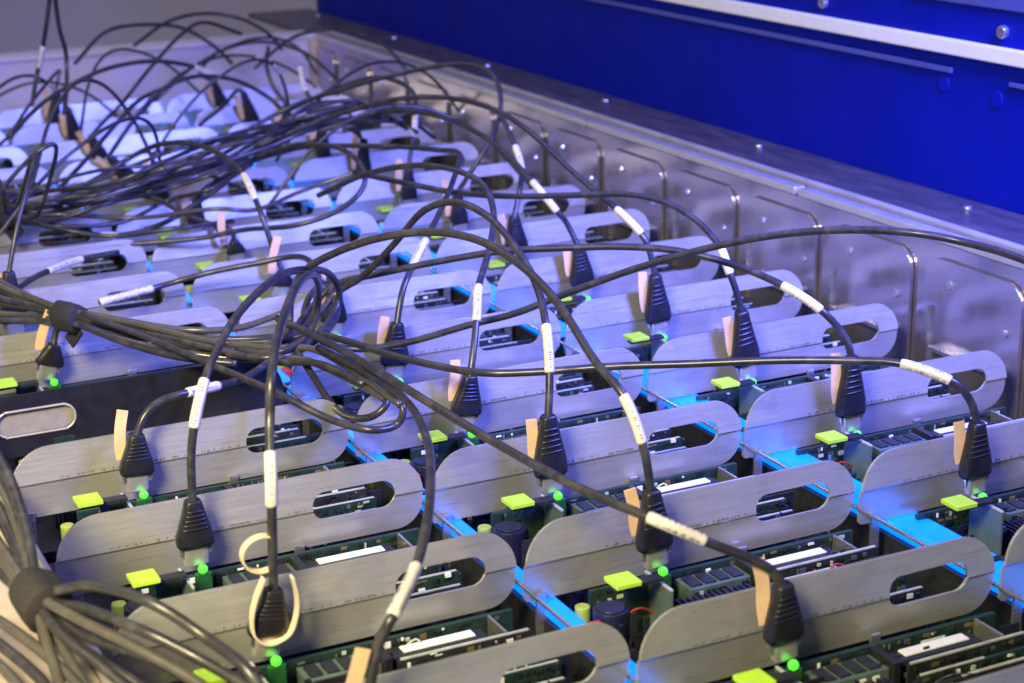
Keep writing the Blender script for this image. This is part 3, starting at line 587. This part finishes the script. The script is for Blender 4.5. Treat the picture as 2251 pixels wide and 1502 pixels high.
# ---------------------------------------------------------------- bundles: strands strapped together
BUNDLES = {
    'corner': [
        [(-0.3771,0.2097,0.1018), (-0.3743,0.1452,0.0908), (-0.3781,0.0807,0.0778), (-0.3815,0.0323,0.063), (-0.3587,0,0.0733), (-0.3343,-0.0403,0.074), (-0.3105,-0.0645,0.0574), (-0.2973,-0.0968,0.0489), (-0.288,-0.1129,0.0287)],
        [(-0.3838,0.1936,0.0953), (-0.3789,0.1452,0.0821), (-0.3814,0.0807,0.0723), (-0.3842,0.0323,0.0621), (-0.3734,0,0.0585), (-0.3501,-0.0323,0.0496), (-0.3253,-0.0645,0.038), (-0.3041,-0.0968,0.025)],
        [(-0.3881,0.1775,0.0821), (-0.3833,0.1452,0.0734), (-0.3836,0.0807,0.0667), (-0.3852,0.0323,0.0579), (-0.3797,0,0.0482), (-0.3619,-0.0323,0.035), (-0.3452,-0.0645,0.02)],
        [(-0.3956,0.1613,0.0667), (-0.3918,0.1129,0.0651), (-0.389,0.0645,0.062), (-0.3864,0.0323,0.0561), (-0.387,0,0.0411), (-0.3866,-0.0323,0.0237)],
        [(-0.3991,0.1452,0.0606), (-0.394,0.0968,0.0594), (-0.3896,0.0645,0.0561), (-0.3844,0.0323,0.0517), (-0.3782,0,0.036), (-0.3712,-0.0323,0.0198)],
        [(-0.3831,0.1936,0.1017), (-0.3762,0.1452,0.0864), (-0.3795,0.0807,0.075), (-0.3803,0.0323,0.0577), (-0.3627,0,0.059), (-0.3384,-0.0403,0.0562), (-0.3141,-0.0645,0.0439), (-0.2929,-0.0968,0.0336)],
        [(-0.3887,0.1775,0.0757), (-0.3842,0.1291,0.0669), (-0.3847,0.0645,0.0641), (-0.3823,0.0323,0.0542), (-0.3724,0,0.0406), (-0.3494,-0.0323,0.026), (-0.3269,-0.0645,0.0152)],
        [(-0.4026,0.1291,0.0548), (-0.3949,0.0807,0.0537), (-0.3876,0.0565,0.0513), (-0.3803,0.0323,0.0523), (-0.3642,0,0.0416), (-0.3364,-0.0484,0.042), (-0.3122,-0.0807,0.0279)],
        [(-0.4157,0.0807,0.0398), (-0.4028,0.0323,0.0425), (-0.3889,0,0.0357), (-0.376,-0.0323,0.0254), (-0.3712,-0.0645,0.021)],
        [(-0.418,0.0726,0.0315), (-0.408,0.0242,0.0338), (-0.3966,-0.0081,0.028), (-0.3874,-0.0323,0.0152)],
        [(-0.4207,0.0645,0.0203), (-0.4129,0.0161,0.0267), (-0.4042,-0.0161,0.0205)],
    ],
    'middle': [
        [(-0.2771,0.8389,0.0678), (-0.2604,0.7905,0.0566), (-0.243,0.726,0.0528), (-0.2225,0.6614,0.0539), (-0.1748,0.5969,0.0503), (-0.13,0.5324,0.0452), (-0.0863,0.484,0.0444), (-0.0552,0.4517,0.0472), (-0.0443,0.371,0.0449), (-0.0409,0.2904,0.0426)],
        [(-0.2808,0.8228,0.0602), (-0.2641,0.7744,0.0508), (-0.2414,0.726,0.0466), (-0.2228,0.6614,0.0504), (-0.1798,0.5969,0.041), (-0.1388,0.5324,0.0392), (-0.0941,0.5001,0.0369), (-0.061,0.484,0.0405), (-0.0391,0.484,0.0457), (-0.0088,0.5162,0.0564), (0.0071,0.5808,0.0669)],
        [(-0.2857,0.8066,0.0412), (-0.2681,0.7582,0.0423), (-0.2428,0.7098,0.0454), (-0.223,0.6614,0.0482), (-0.1797,0.613,0.0433), (-0.1335,0.5646,0.0396), (-0.0832,0.5324,0.0393), (-0.0392,0.5324,0.0414), (-0.0088,0.5646,0.053)],
        [(-0.2895,0.7905,0.0317), (-0.2718,0.7421,0.0368), (-0.2434,0.7098,0.0387), (-0.2225,0.6614,0.0445), (-0.1928,0.5969,0.0386), (-0.1516,0.5324,0.0369), (-0.1029,0.5001,0.0319), (-0.0683,0.4517,0.0401), (-0.0507,0.3872,0.0392), (-0.0398,0.3226,0.0365)],
        [(-0.2929,0.7744,0.027), (-0.2751,0.726,0.0346), (-0.2469,0.6937,0.0384), (-0.2253,0.6534,0.0439), (-0.1929,0.613,0.0387), (-0.1506,0.5646,0.0387), (-0.1056,0.5162,0.0407), (-0.0596,0.5001,0.0402)],
        [(-0.2817,0.8228,0.0509), (-0.2675,0.7582,0.0483), (-0.2425,0.7098,0.0481), (-0.2211,0.6614,0.0465), (-0.1754,0.5969,0.0434), (-0.1309,0.5162,0.0425), (-0.0881,0.4678,0.0365), (-0.0631,0.4194,0.0442), (-0.0468,0.3549,0.0419)],
        [(-0.2778,0.8389,0.0608), (-0.2636,0.7744,0.0563), (-0.2411,0.726,0.0502), (-0.2205,0.6614,0.0523), (-0.1796,0.6292,0.0457), (-0.1371,0.5808,0.0433), (-0.0899,0.5646,0.0418), (-0.0452,0.5646,0.0493)],
        [(-0.2924,0.7744,0.0315), (-0.2721,0.7421,0.0332), (-0.2451,0.7018,0.0387), (-0.2243,0.6614,0.0435), (-0.1926,0.5808,0.0399), (-0.1603,0.5162,0.0386), (-0.1164,0.484,0.0344)],
    ],
    'upper': [
        [(-0.2124,1.226,0.0459), (-0.182,1.161,0.0535), (-0.1314,1.17,0.0599), (-0.0779,1.086,0.0778), (-0.009,1.081,0.0992), (0.0865,1.187,0.0963), (0.1665,1.207,0.0998), (0.2291,1.222,0.1241), (0.3072,1.263,0.1145), (0.351,1.227,0.1071)],
        [(-0.2103,1.226,0.0437), (-0.1816,1.161,0.0514), (-0.132,1.134,0.0564), (-0.0749,1.12,0.0651), (0.0018,1.114,0.0798), (0.0745,1.139,0.096), (0.1604,1.208,0.1011), (0.2274,1.222,0.1203), (0.2964,1.223,0.123), (0.3398,1.181,0.0984)],
        [(-0.2112,1.226,0.0421), (-0.1806,1.161,0.0481), (-0.1415,1.112,0.0596), (-0.0835,1.075,0.0711), (0.0014,1.139,0.0801), (0.0735,1.129,0.0993), (0.1356,1.133,0.1066), (0.2447,1.254,0.1021), (0.2924,1.179,0.1199), (0.3681,1.237,0.0768)],
        [(-0.2118,1.226,0.0372), (-0.1811,1.161,0.0434), (-0.1393,1.124,0.0611), (-0.0677,1.158,0.057), (-0.0147,1.069,0.0932), (0.0696,1.132,0.0875), (0.1671,1.224,0.0981), (0.2111,1.167,0.1211), (0.3199,1.243,0.1171), (0.3622,1.209,0.1116)],
        [(-0.2133,1.226,0.0356), (-0.1854,1.161,0.0429), (-0.1254,1.177,0.0421), (-0.0771,1.105,0.0664), (-0.0129,1.089,0.0794), (0.0798,1.145,0.0796), (0.1406,1.153,0.1031), (0.237,1.246,0.1079), (0.3396,1.268,0.1102), (0.3679,1.2,0.0867)],
        [(-0.2078,1.226,0.0349), (-0.1801,1.161,0.039), (-0.1427,1.101,0.0597), (-0.0634,1.154,0.0417), (0.0032,1.142,0.0599), (0.0781,1.148,0.0758), (0.1465,1.155,0.089), (0.2155,1.169,0.1026), (0.3467,1.242,0.0953), (0.3567,1.174,0.083)],
        [(-0.2074,1.226,0.0332), (-0.1863,1.161,0.0399), (-0.1322,1.153,0.0374), (-0.083,1.065,0.0673), (0.0109,1.15,0.0628), (0.0803,1.173,0.0674), (0.1685,1.214,0.0828), (0.2176,1.194,0.1043), (0.3472,1.223,0.0978), (0.3647,1.165,0.1121)],
        [(-0.2106,1.226,0.0328), (-0.1799,1.161,0.0349), (-0.1361,1.155,0.0365), (-0.068,1.146,0.049), (0.0011,1.117,0.0645), (0.069,1.127,0.0734), (0.1646,1.223,0.0759), (0.2266,1.222,0.0996), (0.3549,1.22,0.0984), (0.3746,1.168,0.0885)],
        [(-0.2082,1.226,0.0323), (-0.185,1.161,0.0321), (-0.1461,1.097,0.0395), (-0.0808,1.079,0.0573), (-0.0026,1.117,0.057), (0.0648,1.097,0.0766), (0.1497,1.176,0.0776), (0.2137,1.169,0.105), (0.3539,1.212,0.0909), (0.4027,1.222,0.0631)],
        [(-0.2152,1.194,0.0373), (-0.1846,1.145,0.04), (-0.1415,1.094,0.0346), (-0.0637,1.092,0.0297), (-0.0011,1.107,0.0463), (0.0422,1.062,0.0649), (0.118,1.143,0.0719)],
        [(-0.2199,1.194,0.0332), (-0.1842,1.145,0.0392), (-0.1449,1.058,0.0393), (-0.088,1.034,0.0286), (-0.015,0.997,0.0375), (0.0541,1.028,0.0297)],
        [(-0.2138,1.194,0.0385), (-0.1804,1.145,0.0404), (-0.1286,1.113,0.0427), (-0.0445,1.09,0.0333), (0.0314,1.031,0.0469), (0.0833,1.028,0.0407), (0.1532,1.058,0.0499), (0.2198,1.039,0.07)],
    ],
}
BINFO = {'corner': ('cable bundle strapped together and fanning out by the plain tank side', 3, 0.0155, ('cable', 'cable_grey', 'cable', 'cable_grey', 'cable_grey', 'cable', 'cable', 'cable', 'cable_grey', 'cable', 'cable_grey')),
         'middle': ('black strapped cable bundle crossing the middle of the blades', 3, 0.0135, ('cable_grey', 'cable', 'cable')),
         'upper': ('wide sheaf of black cables spreading over the rear blades', 1, 0.0200, ('cable', 'cable', 'cable', 'cable_grey'))}
for key, strands in BUNDLES.items():
    lab, ti, tr, mats = BINFO[key]
    tie = [Vector(s[ti]) for s in strands[:8]]
    cen = sum(tie, Vector()) / len(tie)
    t = thing('cable_bundle', lab, 'cable bundle', cen)
    for i, s in enumerate(strands):
        bm = bmesh.new(); tube(bm, catmull([Vector(p) - cen for p in s], 8), {'corner': 0.0034, 'middle': 0.0032, 'upper': 0.0027}[key], 10)
        link('strand', mesh_from(bm, 'strand', M[mats[i % len(mats)]], True), t)
    d = sum(((Vector(s[ti + 1]) - Vector(s[ti - 1])).normalized() for s in strands[:8]), Vector()).normalized()
    n = d.orthogonal().normalized()
    # hook-and-loop strap: slightly lumpy band round the strands
    rs = random.Random(5); up = d.cross(n)
    bm = bmesh.new(); rings = []
    for k, (s, q) in enumerate(((-0.0135, 0.93), (-0.012, 1.0), (0.0, 1.03), (0.012, 1.0), (0.0135, 0.93))):
        rings.append([bm.verts.new(d * s + (n * math.cos(a) + up * math.sin(a)) * tr * q * (1 + 0.06 * math.sin(3 * a + 1) + 0.04 * math.sin(5 * a))) for a in [2 * math.pi * j / 28 for j in range(28)]])
    bm.faces.new(rings[0][::-1]); bm.faces.new(rings[-1])
    for A, B in zip(rings, rings[1:]):
        for j in range(28): bm.faces.new((A[j], A[(j + 1) % 28], B[(j + 1) % 28], B[j]))
    st = link('strap', mesh_from(bm, 'strap', M['velcro'], True), t)
    w = n.cross(d); side = Vector((0, 0, -1)); side = (side - d * side.dot(d)).normalized()
    Q = [side * tr * 0.98, side * tr * 1.25 + d * 0.004, side * tr * 1.65 + d * 0.010]
    Cq = catmull(Q, 5); bm = bmesh.new(); strip(bm, Cq, [d] * len(Cq), 0.022, 0.0022)
    link('strap_end', mesh_from(bm, 'strap_end', M['velcro']), st)
